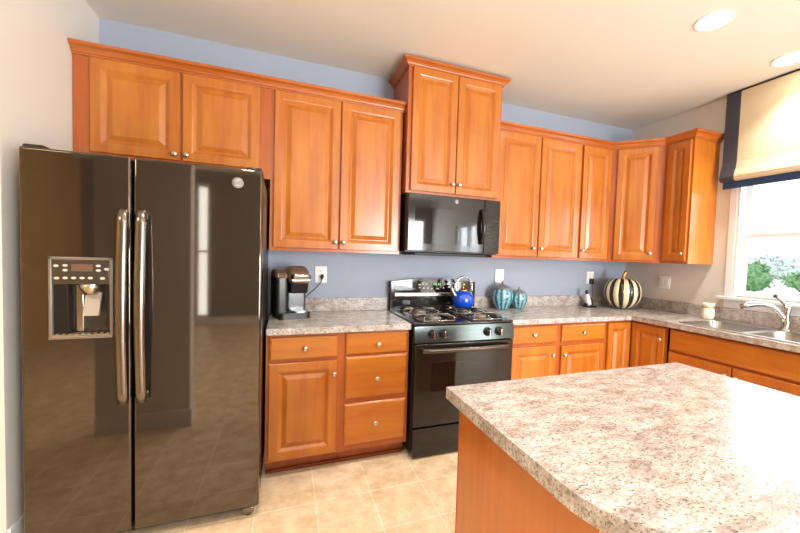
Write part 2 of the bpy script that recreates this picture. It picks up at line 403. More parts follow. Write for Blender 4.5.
# kitchen window: casing, jamb, two sashes, stool and apron
m = MB()
cw = .055
m.box(XR - .018, XR - .0005, WY1, WY1 + cw, WZ0 - .0, WZ1 + cw, .004); m.box(XR - .018, XR - .0005, WY0 - cw, WY0, WZ0, WZ1 + cw, .004)
m.box(XR - .018, XR - .0005, WY0, WY1, WZ1, WZ1 + cw)
m.box(XR - .016, XR + .13, WY1 - .02, WY1, WZ0, WZ1); m.box(XR - .016, XR + .13, WY0, WY0 + .02, WZ0, WZ1); m.box(XR - .016, XR + .13, WY0 + .02, WY1 - .02, WZ1 - .02, WZ1)
win = struct('window_1', WHITE, m)
m = MB(); m.box(XR - .062, XR + .13, WY0 - cw - .035, WY1 + cw + .035, WZ0 - .026, WZ0, .005); m.build('window_sill', WHITE, win)
m = MB(); m.box(XR - .018, XR - .0005, WY0 - cw, WY1 + cw, WZ0 - .095, WZ0 - .026, .005); m.build('window_apron', WHITE, win)
def sash(name, x, z0, z1, bot, top):
    m = MB(); a, b = WY0 + .018, WY1 - .018; s = .047
    m.box(x, x + .035, a, a + s, z0, z1, .004); m.box(x, x + .035, b - s, b, z0, z1, .004)
    m.box(x + .001, x + .034, a + s, b - s, z0, z0 + bot); m.box(x + .001, x + .034, a + s, b - s, z1 - top, z1)
    o = m.build(name, WHITE, win)
    g = MB(); g.box(x + .015, x + .019, a + s, b - s, z0 + bot, z1 - top); g.build('window_pane', GLASS, o)
sash('lower_sash', XR + .015, WZ0 + .002, 1.625, .05, .035)
sash('upper_sash', XR + .055, 1.59, WZ1 - .02, .035, .05)

# ------------------------------------------------------------------ cabinets
DR = [(0.0, .017), (.003, .020), (.048, .020), (.054, .018), (.066, .010), (.070, .007), (.076, .007), (.100, .017), (.104, .018)]
DW = [(0.0, .012), (.004, .016), (.012, .020), (.016, .020)]
KNOBME = None
def knob(c, nrm, parent):
    """round nickel knob, shared mesh, pointing along nrm"""
    global KNOBME
    if KNOBME is None:
        k = MB(); k.lathe([(.008, 0), (.0065, .003), (.0055, .012), (.0105, .016), (.0155, .021), (.0155, .025), (.011, .029), (.001, .0305)], n=20)
        o = k.build('knob', NICKEL); KNOBME = o.data; bpy.data.objects.remove(o)
    o = bpy.data.objects.new('knob', KNOBME); COL.objects.link(o); o.parent = parent
    o.matrix_local = Matrix.Translation(Vector(c)) @ Vector((0, 0, 1)).rotation_difference(Vector(nrm)).to_matrix().to_4x4()
    return o
def door(name, parent, org, o, u, w, h, nrm, kn=None, rings=None, material=None):
    """a raised-panel door or drawer front with its knob (kn = along, up) as sub-part"""
    m = MB(org); r = rings or DR
    m.panel(o, u, w, h, r, nrm, 0.0); d = m.build(name, material or WOOD, parent)
    if kn: knob(Vector(o) + Vector(u) * kn[0] + Vector((0, 0, kn[1])) + Vector(nrm) * .0195 - Vector(org), nrm, d)
    return d
FY = (0, -1, 0); UX = (1, 0, 0)
UP = 'wall cabinets'
def wall_cab(label, x0, x1, z0, z1, dep, doors, name='wall_cabinet'):
    org = ((x0 + x1) / 2, -dep, z0); c = thing(name, label, 'cabinet', org)
    m = MB(org); m.box(x0, x1, -dep, -.002, z0, z1); m.build('cabinet_case', FRAME, c)
    for (a, b, d0, d1, kx, kz) in doors:
        door('door', c, org, (a, -dep - .0005, d0), UX, b - a, d1 - d0, FY, (kx - a, kz - d0))
    return c
ZU, ZT = 1.372, 2.435
wall_cab('short two-door maple wall cabinet right above the refrigerator', -1.885, -.887, 1.83, ZT, .318,
         [(-1.805, -1.382, 1.885, 2.398, -1.405, 1.918), (-1.369, -.949, 1.885, 2.398, -1.345, 1.918)])
wall_cab('two-door maple wall cabinet above the coffee maker', -.886, -.002, ZU, ZT, .318,
         [(-.864, -.449, 1.392, 2.398, -.470, 1.440), (-.440, -.022, 1.392, 2.398, -.415, 1.440)])
rc = wall_cab('tallest and highest two-door maple cabinet, above the microwave', .010, .778, 1.818, 2.735, .392,
         [(.040, .391, 1.836, 2.706, .366, 1.905), (.397, .757, 1.836, 2.706, .422, 1.905)])
wall_cab('two-door maple wall cabinet above the turquoise jars', .787, 1.667, ZU, ZT, .318,
         [(.806, 1.217, 1.392, 2.398, 1.170, 1.462), (1.227, 1.655, 1.392, 2.398, 1.250, 1.462)])
wall_cab('narrow single-door maple wall cabinet on the back wall, left of the corner cabinet', 1.668, 2.020, ZU, ZT, .318,
         [(1.681, 2.010, 1.392, 2.398, 1.702, 1.462)])
# diagonal corner cabinet
A = Vector((2.0215, -.318, 0)); B = Vector((2.325, -.6215, 0)); org = (2.3, -.3, ZU)
c = thing('corner_wall_cabinet', 'diagonal corner maple wall cabinet above the striped pumpkin', 'cabinet', org)
m = MB(org); m.prism([(2.0215, -.002), (2.0215, -.318), (2.325, -.6215), (2.641, -.6215), (2.641, -.002)], ZU, ZT); m.build('cabinet_case', FRAME, c)
u = (B - A).normalized(); nd = Vector((u.y, -u.x, 0)); nd = nd if nd.y < 0 else -nd
L = (B - A).length; o = A + u * .055 + nd * .0005; o.z = 1.392
door('door', c, org, o, u, L - .11, 1.006, nd, (L - .11 - .028, .062))
# end cabinet on the right wall
org = (2.49, -.745, ZU)
c = thing('wall_cabinet', 'narrow end maple wall cabinet beside the window shade', 'cabinet', org)
m = MB(org); m.box(2.325, 2.641, -.865, -.6225, ZU, ZT); m.build('cabinet_case', FRAME, c)
m = MB(org); m.box(2.327, 2.641, -.869, -.8655, ZU + .001, ZT); m.build('end_panel', WOOD, c)
door('door', c, org, (2.3245, -.660, 1.392), (0, -1, 0), .192, 1.006, (-1, 0, 0), (.192 - .024, .062))

def sweep(mb, path, normals_left, prof):
    """crown profile (out, z) swept along an xy path; outward side given by the sign"""
    n = len(path); P = [Vector((p[0], p[1], 0)) for p in path]; rings = []
    for i in range(n):
        def nrm(a, b):
            d = (b - a).normalized(); return Vector((d.y, -d.x, 0)) * normals_left
        if i == 0: mv = nrm(P[0], P[1])
        elif i == n - 1: mv = nrm(P[-2], P[-1])
        else:
            a, b = nrm(P[i - 1], P[i]), nrm(P[i], P[i + 1]); s = (a + b).normalized(); mv = s / max(s.dot(a), .2)
        rings.append([P[i] + mv * o_ + Vector((0, 0, z_)) for (o_, z_) in prof])
    k = len(prof); vs = [v for r in rings for v in r]; fs = []
    for i in range(n - 1):
        for j in range(k):
            j2 = (j + 1) % k; fs.append((i * k + j, i * k + j2, (i + 1) * k + j2, (i + 1) * k + j))
    fs.append(tuple(range(k))[::-1]); fs.append(tuple((n - 1) * k + j for j in range(k)))
    mb._new(vs, fs)
CP = [(.0005, 2.403), (.008, 2.403), (.009, 2.412), (.015, 2.416), (.018, 2.424), (.028, 2.438), (.040, 2.446), (.044, 2.449), (.045, 2.464), (-.02, 2.464), (-.02, 2.436), (.0005, 2.436)]
org = (-.94, -.32, 2.403)
m = MB(org); sweep(m, [(-1.886, -.318), (.006, -.318)], 1, CP); o = m.build('crown_molding', CROWN)
prop(o, 'long straight maple crown molding above the refrigerator and coffee maker cabinets', 'molding')
org = (1.9, -.35, 2.403)
m = MB(org); sweep(m, [(.781, -.318), (2.0215, -.318), (2.325, -.6215), (2.325, -.869), (2.641, -.869)], 1, CP); o = m.build('crown_molding', CROWN)
prop(o, 'angled maple crown molding bending around the corner cabinets toward the window', 'molding')
CP2 = [(o_ * 1.1, 2.706 + (z_ - 2.403) * .82) for (o_, z_) in CP]
org = (.394, -.392, 1.818)
m = MB(org); sweep(m, [(.010, -.003), (.010, -.392), (.778, -.392), (.778, -.003)], 1, CP2); m.build('crown', CROWN, rc)

# base cabinets
def base_case(m, x0, x1):
    m.box(x0, x1, -.61, -.002, .10, .874); m.box(x0 + .001, x1 - .001, -.535, -.004, 0, .10)
def base_cab(label, x0, x1, fronts, shoe=True):
    org = ((x0 + x1) / 2, -.61, 0); c = thing('base_cabinet', label, 'cabinet', org)
    m = MB(org); base_case(m, x0, x1); m.build('cabinet_case', FRAME, c)
    m = MB(org); m.box(x0, x1, -.553, -.5355, 0, .022, .005); m.build('shoe_molding', TOE, c)
    for (kind, a, b, z0, z1, kx, kz) in fronts:
        door(kind, c, org, (a, -.6105, z0), UX, b - a, z1 - z0, FY, (kx - a, kz - z0), DW if kind == 'drawer' else None, WOODH if kind == 'drawer' else WOOD)
    return c
base_cab('maple base cabinet with one drawer and one door beside the refrigerator', -.885, -.449,
         [('drawer', -.868, -.472, .720, .856, -.668, .788), ('door', -.868, -.474, .112, .700, -.494, .618)])
base_cab('maple base cabinet with a stack of three drawers left of the range', -.448, -.004,
         [('drawer', -.424, -.018, .728, .864, -.219, .788), ('drawer', -.424, -.018, .442, .712, -.221, .564), ('drawer', -.426, -.020, .140, .411, -.226, .272)])
base_cab('maple base cabinet with two drawers over two doors right of the range', .790, 1.738,
         [('drawer', .806, 1.220, .722, .855, .998, .787), ('drawer', 1.272, 1.722, .718, .855, 1.482, .787),
          ('door', .806, 1.214, .120, .692, 1.180, .622), ('door', 1.272, 1.716, .120, .686, 1.300, .618)])
# corner base with a two-panel folding door
org = (2.2, -.45, 0)
c = thing('corner_base_cabinet', 'corner maple base cabinet with angled two-leaf folding door', 'cabinet', org)
CX = 2.033
m = MB(org); m.prism([(1.739, -.002), (1.739, -.61), (CX, -.61), (CX, -.945), (2.641, -.945), (2.641, -.002)], .10, .874)
m.prism([(1.74, -.004), (1.74, -.535), (CX + .075, -.535), (CX + .075, -.944), (2.639, -.944), (2.639, -.004)], 0, .10); m.build('cabinet_case', FRAME, c)
d = door('door', c, org, (1.757, -.6105, .120), UX, CX - .022 - 1.757, .735, FY)
door('door', c, org, (CX - .0005, -.640, .120), (0, -1, 0), .292, .735, (-1, 0, 0), (.292 - .026, .645))
# sink base and the run beyond
def right_base(label, y0, y1, fronts):
    """y0 nearer the back wall (greater)"""
    org = (CX, (y0 + y1) / 2, 0); c = thing('base_cabinet', label, 'cabinet', org)
    m = MB(org)
    # open-topped case so that sink bowls hang free inside
    m.box(CX, CX + .02, y1, y0, .10, .874); m.box(CX, 2.641, y0 - .018, y0, .10, .874); m.box(CX, 2.641, y1, y1 + .018, .10, .874)
    m.box(CX, 2.641, y1, y0, .10, .118); m.box(2.63, 2.641, y1, y0, .10, .874); m.box(CX + .075, 2.63, y1, y0, 0, .10)
    m.build('cabinet_case', FRAME, c)
    for (kind, a, b, z0, z1, kn) in fronts:
        door(kind, c, org, (CX - .0005, a, z0), (0, -1, 0), a - b, z1 - z0, (-1, 0, 0), kn, DW if kind in ('drawer', 'false_front') else None, mw_ if kind != 'door' else WOOD)
mw_ = wood('maple_horizontal_right', srgb(192, 118, 38), srgb(166, 86, 21), (22, 2.2, 22))
right_base('maple sink base cabinet with a wide false front under the sink', -.947, -1.868,
           [('false_front', -.972, -1.845, .700, .858, None), ('door', -.972, -1.405, .120, .682, (.405, .50)), ('door', -1.415, -1.845, .120, .682, (.028, .50))])
right_base('maple base cabinet to the right of the sink base, beyond the frame edge', -1.870, -2.48,
           [('drawer', -1.895, -2.455, .722, .858, (.28, .068)), ('door', -1.895, -2.455, .120, .690, (.03, .5))])

# ------------------------------------------------------------------ countertops
ZC = .914
org = (-.44, -.32, .8745)
c = thing('countertop', 'short granite-look laminate countertop under the coffee maker', 'countertop', org)
m = MB(org); m.box(-.885, -.001, -.648, -.001, .8745, ZC, .004); m.build('counter_slab', LAM, c)
m = MB(org); m.box(-.885, -.001, -.020, -.001, ZC, 1.018, .003); m.build('backsplash', LAM, c)
org = (2.2, -.5, .8745)
CF = 1.995
c = thing('countertop', 'L-shaped granite-look laminate countertop running past the corner to the sink', 'countertop', org)
m = MB(org); m.prism([(.789, -.648), (CF, -.648), (CF, -2.50), (2.642, -2.50), (2.642, -.001), (.789, -.001)], .8745, ZC, .004)
slab = m.build('counter_slab', LAM, c)
SX0, SX1, SY0, SY1 = 2.060, 2.480, -1.842, -1.018
cut(slab, [(SX0 + .012 - org[0], SX1 - .012 - org[0], SY0 + .012 - org[1], SY1 - .012 - org[1], -.1, .2)])
m = MB(org); m.box(.789, 2.642, -.020, -.001, ZC, 1.018, .003); m.box(2.622, 2.642, -2.50, -.021, ZC, 1.018, .003); m.build('backsplash', LAM, c)

# island
org = (.32, -2.2, 0)
c = thing('kitchen_island', 'maple veneer island with plain side panels in the foreground', 'island', org)
m = MB(org); m.box(-.215, .868, -2.43, -1.83, .0, .8735); m.build('cabinet_case', FRAME, c)
m = MB(org); m.box(-.221, -.2155, -2.43, -1.826, .0, .873, .001); m.build('end_panel', PANEL, c)
m = MB(org); m.box(-.223, -.205, -1.832, -1.8265, 0, .873, .002); m.build('corner_trim', FRAME, c)
poly = [(.900, -1.795), (-.260, -1.795), (-.260, -2.36)]
for k in range(1, 17):
    t = PI + k / 16 * PI / 2; poly.append((-.045 + .215 * math.cos(t), -2.37 + .215 * math.sin(t)))
poly += [(.70, -2.585)]
for k in range(0, 13):
    t = 1.5 * PI + k / 12 * PI / 2; poly.append((.70 + .20 * math.cos(t), -2.385 + .20 * math.sin(t)))
org = (.32, -2.2, .874)
m = MB(org); m.prism(poly, .874, ZC, .003); o = m.build('island_countertop', LAM)
prop(o, 'large granite-look laminate island countertop with rounded corner in the foreground', 'countertop')

# ------------------------------------------------------------------ refrigerator
FX0, FX1, FS = -1.800, -.896, -1.4225
org = (-1.345, -.49, 0)
fr = thing('refrigerator', 'black stainless side-by-side refrigerator with ice and water dispenser', 'refrigerator', org)
m = MB(org); m.box(FX0 + .006, FX1 - .006, -.835, -.05, .02, 1.745, .004); m.build('cabinet_body', mat('fridge_side', srgb(52, 47, 43), .35, .3), fr)
m = MB(org); m.box(FX0 + .02, FX1 - .02, -.86, -.80, .012, .062, .003); m.build('base_grille', BLACKP, fr)
for x in (FX0 + .05, FX1 - .05):
    m = MB(org); m.box(x - .028, x + .028, -.915, -.86, .018, .050, .006); m.cyl((x, -.89, 0), (x, -.89, .03), .016); m.build('foot', SLATE_H, fr)
for x in (FX0 + .04, FX1 - .04):
    m = MB(org); m.box(x - .035, x + .035, -.925, -.80, 1.7455, 1.772, .008); m.build('hinge_cover', BLACKP, fr)
def fdoor(name, x0, x1, holes=None):
    m = MB(org); m.box(x0, x1, -.938, -.842, .062, 1.758, .010, 3); o = m.build(name, SLATE, fr)
    if holes: cut(o, holes)
    return o
DX0, DX1, DZ0, DZ1 = -1.708, -1.490, .962, 1.312
fz = fdoor('freezer_door', FX0, FS - .004, [(DX0 + .004 - org[0], DX1 - .004 - org[0], -.95 - org[1], -.868 - org[1], DZ0 + .004, DZ1 - .004)])
rf = fdoor('fridge_door', FS + .004, FX1)
def fhandle(xc, parent):
    m = MB(org); pts = []; n = 16
    for i in range(n + 1):
        s = i / n; z = .668 + s * .855; bow = math.sin(PI * s)
        pts.append((xc, -.968 - .024 * bow, z))
    m.tube(pts, .0205, 16, (0.62, 1.0), up=(0, 1, 0))
    m.box(xc - .014, xc + .014, -.972, -.936, .672, .705, .004); m.box(xc - .014, xc + .014, -.972, -.936, 1.486, 1.519, .004)
    m.build('handle', SLATE_H, parent, 'long bowed gray metal handle')
fhandle(-1.447, fz); fhandle(-1.381, rf)
# dispenser
dp = MB(org); w = .012
dp.box(DX0, DX0 + w, -.946, -.87, DZ0, DZ1, .003); dp.box(DX1 - w, DX1, -.946, -.87, DZ0, DZ1, .003)
dp.box(DX0, DX1, -.946, -.87, DZ1 - w, DZ1, .003); dp.box(DX0, DX1, -.950, -.87, DZ0, DZ0 + w, .003)
dp.box(DX0 + w, DX1 - w, -.876, -.870, DZ0 + w, DZ1 - w)
disp = dp.build('water_dispenser', GRAYP, fr, 'recessed ice and water dispenser')
m = MB(org); m.box(DX0 + w, DX1 - w, -.944, -.878, 1.196, DZ1 - w, .003); m.build('control_panel', mat('dispenser_panel', srgb(92, 84, 74), .18, .6), disp)
m = MB(org); m.box(DX0 + w + .001, DX1 - w - .001, -.8785, -.8765, DZ0 + w, 1.195); m.box(DX0 + w, DX0 + w + .045, -.93, -.878, DZ0 + w, 1.195); m.build('recess_liner', mat('recess_plastic', srgb(74, 66, 58), .25, .5), disp)
m = MB(org); m.box(DX0 + w + .001, DX0 + w + .044, -.934, -.9305, DZ0 + w + .008, 1.193); m.build('side_panel', BLACKP, disp)
m = MB(org); m.box(-1.638, -1.606, -.902, -.879, .985, 1.195, .006); m.build('chute_cover', CHROME, disp)
m = MB(org); m.lathe([(.040, 1.196), (.040, 1.180), (.030, 1.166), (.026, 1.150)], (-1.578, -.912, 0), n=24); m.build('ice_chute', NICKEL, disp)
m = MB(org); m.extrude([(-1.600, -.905, 1.155), (-1.545, -.905, 1.155), (-1.545, -.932, 1.058), (-1.600, -.932, 1.058)], (0, 0, 0), (0, .012, .003)); m.build('paddle', mat('paddle_gray', srgb(176, 168, 158), .35, .4), disp)
m = MB(org); m.box(DX0 + w, DX1 - w, -.944, -.878, DZ0 + w, DZ0 + w + .006)
for k in range(9): x = DX0 + .022 + k * .0215; m.box(x, x + .009, -.942, -.882, DZ0 + w + .006, DZ0 + w + .011)
m.build('drip_tray', NICKEL, disp)
m = MB(org); m.box(-1.632, -1.560, -.9452, -.9435, 1.252, 1.282, .001); m.build('display', mat('fridge_display', srgb(96, 74, 62), .2, emit=srgb(200, 150, 120), es=.08), disp)
for (x, z) in [(-1.682, 1.274), (-1.652, 1.276), (-1.652, 1.256), (-1.540, 1.276), (-1.540, 1.256), (-1.512, 1.262)] + [(-1.680, 1.222)] + [(-1.652 + .028 * k, 1.223) for k in range(4)] + [(-1.526, 1.222)]:
    m = MB(org); m.lathe([(.0088, 0), (.0088, .0016), (.0075, .002)], (x, -.9438, z), '-y', 16)
    for v in m.bm.verts: v.co.z = z + (v.co.z - z) * .62
    m.build('button', MARK, disp)
# round badge
def badge(c, r, parent, org):
    m = MB(org); m.lathe([(r, 0), (r, .002), (r * .9, .0028)], c, '-y', 28); b = m.build('badge', BADGE, parent, 'round silver maker badge')
    m = MB(org); m.lathe([(r * .90, .0026), (r * .90, .0034), (r * .72, .0034), (r * .72, .0026)], c, '-y', 28, caps=False); m.build('badge_ring', SLOT, b)
    lettering('badge_monogram', 'GE', r * 1.05, Vector(c) - Vector(org) + Vector((0, -.0032, 0)), SLOT, b, shear=.25)
badge((-1.006, -.9378, 1.687), .0245, rf, org)

# ------------------------------------------------------------------ microwave
org = (.397, -.2, 1.392)
mo = thing('microwave', 'black over-the-range microwave mounted under the tallest cabinet', 'microwave', org)
m = MB(org); m.box(.016, .778, -.402, -.003, 1.392, 1.8165, .004); m.build('housing', BLACKP, mo)
m = MB(org); m.box(.10, .70, -.37, -.05, 1.372, 1.3915, .004); m.build('underside_vent', BLACKM, mo)
m = MB(org); m.box(.018, .636, -.440, -.4025, 1.400, 1.812, .006); mdoor = m.build('door', BLACKG, mo)
m = MB(org); m.box(.070, .560, -.4412, -.4398, 1.455, 1.715, .0006); m.build('door_window', SMOKE, mdoor)
pts = []
for i in range(15):
    s = i / 14; pts.append((.612, -.450 - .030 * math.sin(PI * s), 1.475 + s * .255))
m = MB(org); m.tube(pts, .017, 12); m.box(.600, .624, -.452, -.439, 1.470, 1.492, .003); m.box(.600, .624, -.452, -.439, 1.713, 1.735, .003); m.build('handle', BLACKG, mdoor)
badge((.397, -.4398, 1.777), .016, mdoor, org)
m = MB(org); m.box(.638, .776, -.440, -.4025, 1.400, 1.812, .006); cp = m.build('control_panel', BLACKG, mo)
m = MB(org); m.box(.660, .754, -.4412, -.4398, 1.690, 1.735, .0005); m.build('display', SMOKE, cp)
for r_ in range(7):
    for q in range(3):
        x = .662 + q * .033; z = 1.655 - r_ * .028
        m = MB(org); m.box(x, x + .025, -.4411, -.4398, z - .014, z, .0005); m.build('button', mat('keypad', srgb(40, 40, 39), .10) if (r_ == 0 and q == 0) else bpy.data.materials['keypad'], cp)

# ------------------------------------------------------------------ gas range
RX0_, RX1_ = .012, .776
org = (.394, -.35, 0)
rg = thing('gas_range', 'black freestanding gas range between the two countertops', 'range', org)
m = MB(org); m.box(RX0_, RX1_, -.645, -.03, .03, .900, .003); m.build('range_body', BLACKM, rg)
for x in (RX0_ + .05, RX1_ - .05):
    for y in (-.60, -.09):
        m = MB(org); m.cyl((x, y, 0), (x, y, .032), .018); m.build('foot', BLACKP, rg)
m = MB(org); m.box(RX0_ - .004, RX1_ + .004, -.672, -.075, .9005, .918, .006); ck = m.build('cooktop', BLACKG, rg)
# curved backguard
m = MB(org); pts = []
for i in range(13):
    s = i / 12; x = RX0_ + s * (RX1_ - RX0_); pts.append((x, 0, 1.152 + .030 * math.sin(PI * s)))
poly3 = [(RX1_, -.074, .905), (RX0_, -.074, .905)] + [(p[0], -.074, p[2]) for p in pts]
m.extrude(poly3, (0, 0, 0), (0, .070, 0)); bg = m.build('backguard', BLACKG, rg)
poly4 = [(RX1_ - .03, -.0745, 1.062), (RX0_ + .03, -.0745, 1.062)] + [(RX0_ + .03 + (p[0] - RX0_) * .92, -.0745, p[2] - .016) for p in pts]
m = MB(org); m.extrude(poly4, (0, 0, 0), (0, -.004, 0)); m.build('control_face', SMOKE, bg)
m = MB(org); m.box(RX0_ + .03, RX1_ - .03, -.086, -.0745, 1.030, 1.062, .006); m.build('trim_ledge', mat('range_trim', srgb(168, 162, 156), .25, .9), bg)
m = MB(org); m.box(.365, .455, -.0800, -.0786, 1.118, 1.146, .0005); dd = m.build('display', SMOKE, bg)
m = MB(org)
for k, x in enumerate((.378, .394, .418, .434)): m.box(x, x + .010, -.0806, -.0799, 1.123, 1.141, .0002)
m.build('digits', GREENLED, dd)
for (x, z, wd_) in [(.245, 1.128, .02), (.275, 1.134, .02), (.305, 1.134, .02), (.250, 1.104, .014), (.285, 1.100, .014), (.320, 1.100, .014), (.40, 1.094, .03), (.355, 1.094, .014), (.465, 1.100, .014),
                    (.500, 1.135, .016), (.525, 1.135, .016), (.550, 1.140, .016), (.510, 1.108, .022), (.545, 1.112, .014)]:
    m = MB(org); m.box(x, x + wd_, -.0800, -.0786, z - .005, z + .005, .0008); m.build('button', MARK, bg)
# manifold with four knobs
m = MB(org); m.extrude([(RX0_, -.645, .790), (RX0_, -.688, .790), (RX0_, -.676, .898), (RX0_, -.645, .898)], (0, 0, 0), (RX1_ - RX0_, 0, 0)); m.build('knob_panel', mat('range_panel', srgb(74, 80, 78), .14, .85), rg)
for x in (.137, .214, .557, .650):
    m = MB(org); m.lathe([(.031, 0), (.031, .005), (.025, .007), (.023, .026), (.019, .030)], (x, -.682, .845), '-y', 22)
    k_ = m.build('knob', BLACKP, rg)
    m = MB(org); m.box(x - .006, x + .006, -.726, -.710, .822, .868, .003); m.build('knob_grip', CHROME, k_)
m = MB(org); m.box(RX0_ + .006, RX1_ - .006, -.690, -.6455, .222, .782, .006); od = m.build('oven_door', BLACKG, rg)
m = MB(org); m.box(.130, .660, -.6915, -.6895, .40, .655, .0008); m.build('oven_window', SMOKE, od)
m = MB(org); pts = []
for i in range(13):
    s = i / 12; pts.append((.055 + s * .68, -.722 - .012 * math.sin(PI * s), .742))
m.tube(pts, .017, 14, (1.0, .8)); m.box(.055, .085, -.726, -.689, .728, .756, .004); m.box(.705, .735, -.726, -.689, .728, .756, .004); m.build('handle', mat('range_handle', srgb(92, 84, 78), .22, .85), od)
m = MB(org); m.box(RX0_ + .006, RX1_ - .006, -.686, -.6455, .020, .208, .006); dr = m.build('storage_drawer', BLACKG, rg)
# burners and grates
for (x, y, r_) in [(.205, -.52, .050), (.205, -.23, .042), (.585, -.52, .046), (.585, -.23, .042)]:
    m = MB(org); m.lathe([(r_ * 2.0, .918), (r_ * 2.05, .922), (r_ * 1.7, .9225), (r_ * 1.1, .9195)], (x, y, 0), n=28); b = m.build('burner_bowl', CHROME, ck)
    m = MB(org); m.lathe([(r_, .919), (r_, .930), (r_ * .9, .934), (r_ * .95, .938), (r_ * .6, .942), (.001, .943)], (x, y, 0), n=28); m.build('burner', GRAYP, ck)
def grate(x0, x1, y0, y1):
    m = MB(org); r_ = .0052; zt, zb = .953, .922; xc, yc = (x0 + x1) / 2, (y0 + y1) / 2
    def bar(a, b): m.tube([a, b], r_, 8)
    lo = zb + .004
    ring = [(x0 + .02, y0, lo), (x1 - .02, y0, lo), (x1, y0 + .02, lo), (x1, y1 - .02, lo), (x1 - .02, y1, lo), (x0 + .02, y1, lo), (x0, y1 - .02, lo), (x0, y0 + .02, lo), (x0 + .02, y0, lo)]
    m.tube(ring, r_, 8)
    for sx in (-1, 1):
        ex = x0 if sx < 0 else x1
        m.tube([(ex, yc, lo), (ex, yc, zt - .006), (ex - sx * .010, yc, zt), (xc + sx * .030, yc, zt)], r_, 8)
        ey = y0 if sx < 0 else y1
        m.tube([(xc, ey, lo), (xc, ey, zt - .006), (xc, ey - sx * .010, zt), (xc, yc + sx * .030, zt)], r_, 8)
        for sy in (-1, 1):
            cx_, cy_ = (x0 if sx < 0 else x1) - sx * .012, (y0 if sy < 0 else y1) - sy * .012
            m.tube([(cx_, cy_, lo), (cx_, cy_, zt - .006), (cx_ - sx * .012, cy_ - sy * .012, zt), (xc + sx * .045, yc + sy * .045, zt)], r_ * .9, 8)
    m.build('grate', mat('grate_iron', srgb(150, 146, 142), .25, .9) if 'grate_iron' not in bpy.data.materials else bpy.data.materials['grate_iron'], rg)  # glints on the black grates put into a lighter metal colour
for (x, y) in [(.205, -.52), (.205, -.23), (.585, -.52), (.585, -.23)]: grate(x - .125, x + .125, y - .125, y + .125)

# ------------------------------------------------------------------ kettle
org = (.572, -.25, .9585)
kt = thing('kettle', 'cobalt blue tea kettle with chrome handle on the rear burner', 'kettle', org)
m = MB(org); m.lathe([(.056, .959), (.070, .962), (.084, .982), (.0895, 1.010), (.088, 1.034), (.079, 1.060), (.062, 1.080), (.042, 1.092), (.036, 1.094)], (.572, -.25, 0), n=36); m.build('kettle_body', COBALT, kt)
m = MB(org); m.lathe([(.038, 1.092), (.037, 1.100), (.024, 1.110), (.008, 1.116), (.006, 1.128), (.015, 1.134), (.019, 1.146), (.014, 1.157), (.001, 1.162)], (.572, -.25, 0), n=24); m.build('lid', GOLD, kt, 'gold lid with ball knob')
for dy in (-.012, .012):
    m = MB(org); pts = [(.572 + .076 * math.cos(t), -.25 + dy, 1.122 + .086 * math.sin(t)) for t in [(-.5 + k * (PI + 1.0) / 20) for k in range(21)]]
    m.tube(pts, .0055, 10); m.build('handle', CHROME, kt, 'looped chrome handle')
m = MB(org); m.tube([(.510, -.262, 1.045), (.482, -.268, 1.066), (.464, -.272, 1.096), (.456, -.274, 1.118)], [.024, .018, .013, .014], 14); m.build('spout', NICKEL, kt)

# ------------------------------------------------------------------ coffee maker
org = (-.752, -.205, ZC + .0005); rz = math.radians(12)
cm = thing('coffee_maker', 'black and taupe single-cup coffee maker on the left counter', 'coffee maker', org, rz)
def rrect(x0, x1, y0, y1, r, n=5):
    o_ = []
    for (cx_, cy_, a0) in ((x1 - r, y0 + r, -PI / 2), (x1 - r, y1 - r, 0), (x0 + r, y1 - r, PI / 2), (x0 + r, y0 + r, PI)):
        for k in range(n + 1):
            t = a0 + k / n * PI / 2; o_.append((cx_ + r * math.cos(t), cy_ + r * math.sin(t)))
    return o_
m = MB(); m.prism(rrect(-.105, .115, -.150, .110, .03), 0, .040, .004); m.build('base', BLACKP, cm)
m = MB(); m.prism(rrect(-.030, .112, -.020, .108, .02), .040, .232, .003); m.build('column', COFG, cm)
m = MB(); m.prism(rrect(-.012, .100, -.142, -.024, .03), .040, .050, .002); m.build('drip_tray', CHROME, cm)
m = MB(); m.prism(rrect(-.120, -.034, -.105, .105, .025), .018, .262, .004); m.build('water_reservoir', BLACKP, cm, 'dark side water reservoir')
m = MB(); m.extrude([(-.121, -.104, .258), (-.121, -.112, .268), (-.121, -.085, .290), (-.121, -.030, .312), (-.121, .040, .318), (-.121, .090, .304), (-.121, .106, .280), (-.121, .106, .258)], (0, 0, 0), (.088, 0, 0), .020); m.build('reservoir_lid', BRONZE, cm)
m = MB()
prof = [(-.118, .222), (-.140, .234), (-.147, .252), (-.140, .274), (-.112, .300), (-.070, .322), (-.010, .336), (.050, .332), (.095, .310), (.110, .270), (.110, .222)]
m.extrude([(-.036, p[0], p[1]) for p in prof], (0, 0, 0), (.152, 0, 0), .030); hd = m.build('brew_head', BRONZE, cm)
m = MB(); m.extrude([(-.024, -.092, .160), (-.024, -.122, .228), (-.024, -.020, .228), (-.024, -.020, .160)], (0, 0, 0), (.128, 0, 0), .012); m.build('brew_nozzle', BLACKP, cm)
m = MB(); m.tube([(-.024, -.140, .268), (-.004, -.152, .276), (.084, -.152, .276), (.104, -.140, .268)], .015, 12, (1.1, .8)); m.build('handle', CHROME, cm, 'silver lift handle')
m = MB(); m.box(-.020, .104, -.1455, -.138, .243, .258, .003); m.build('trim_band', NICKEL, cm)
for k in range(3):
    m = MB(); m.lathe([(.008, 0), (.008, .003)], (.118, -.075 + k * .0001, .285 - k * .022), 'x', 14); m.build('button', PLASTIC, cm)
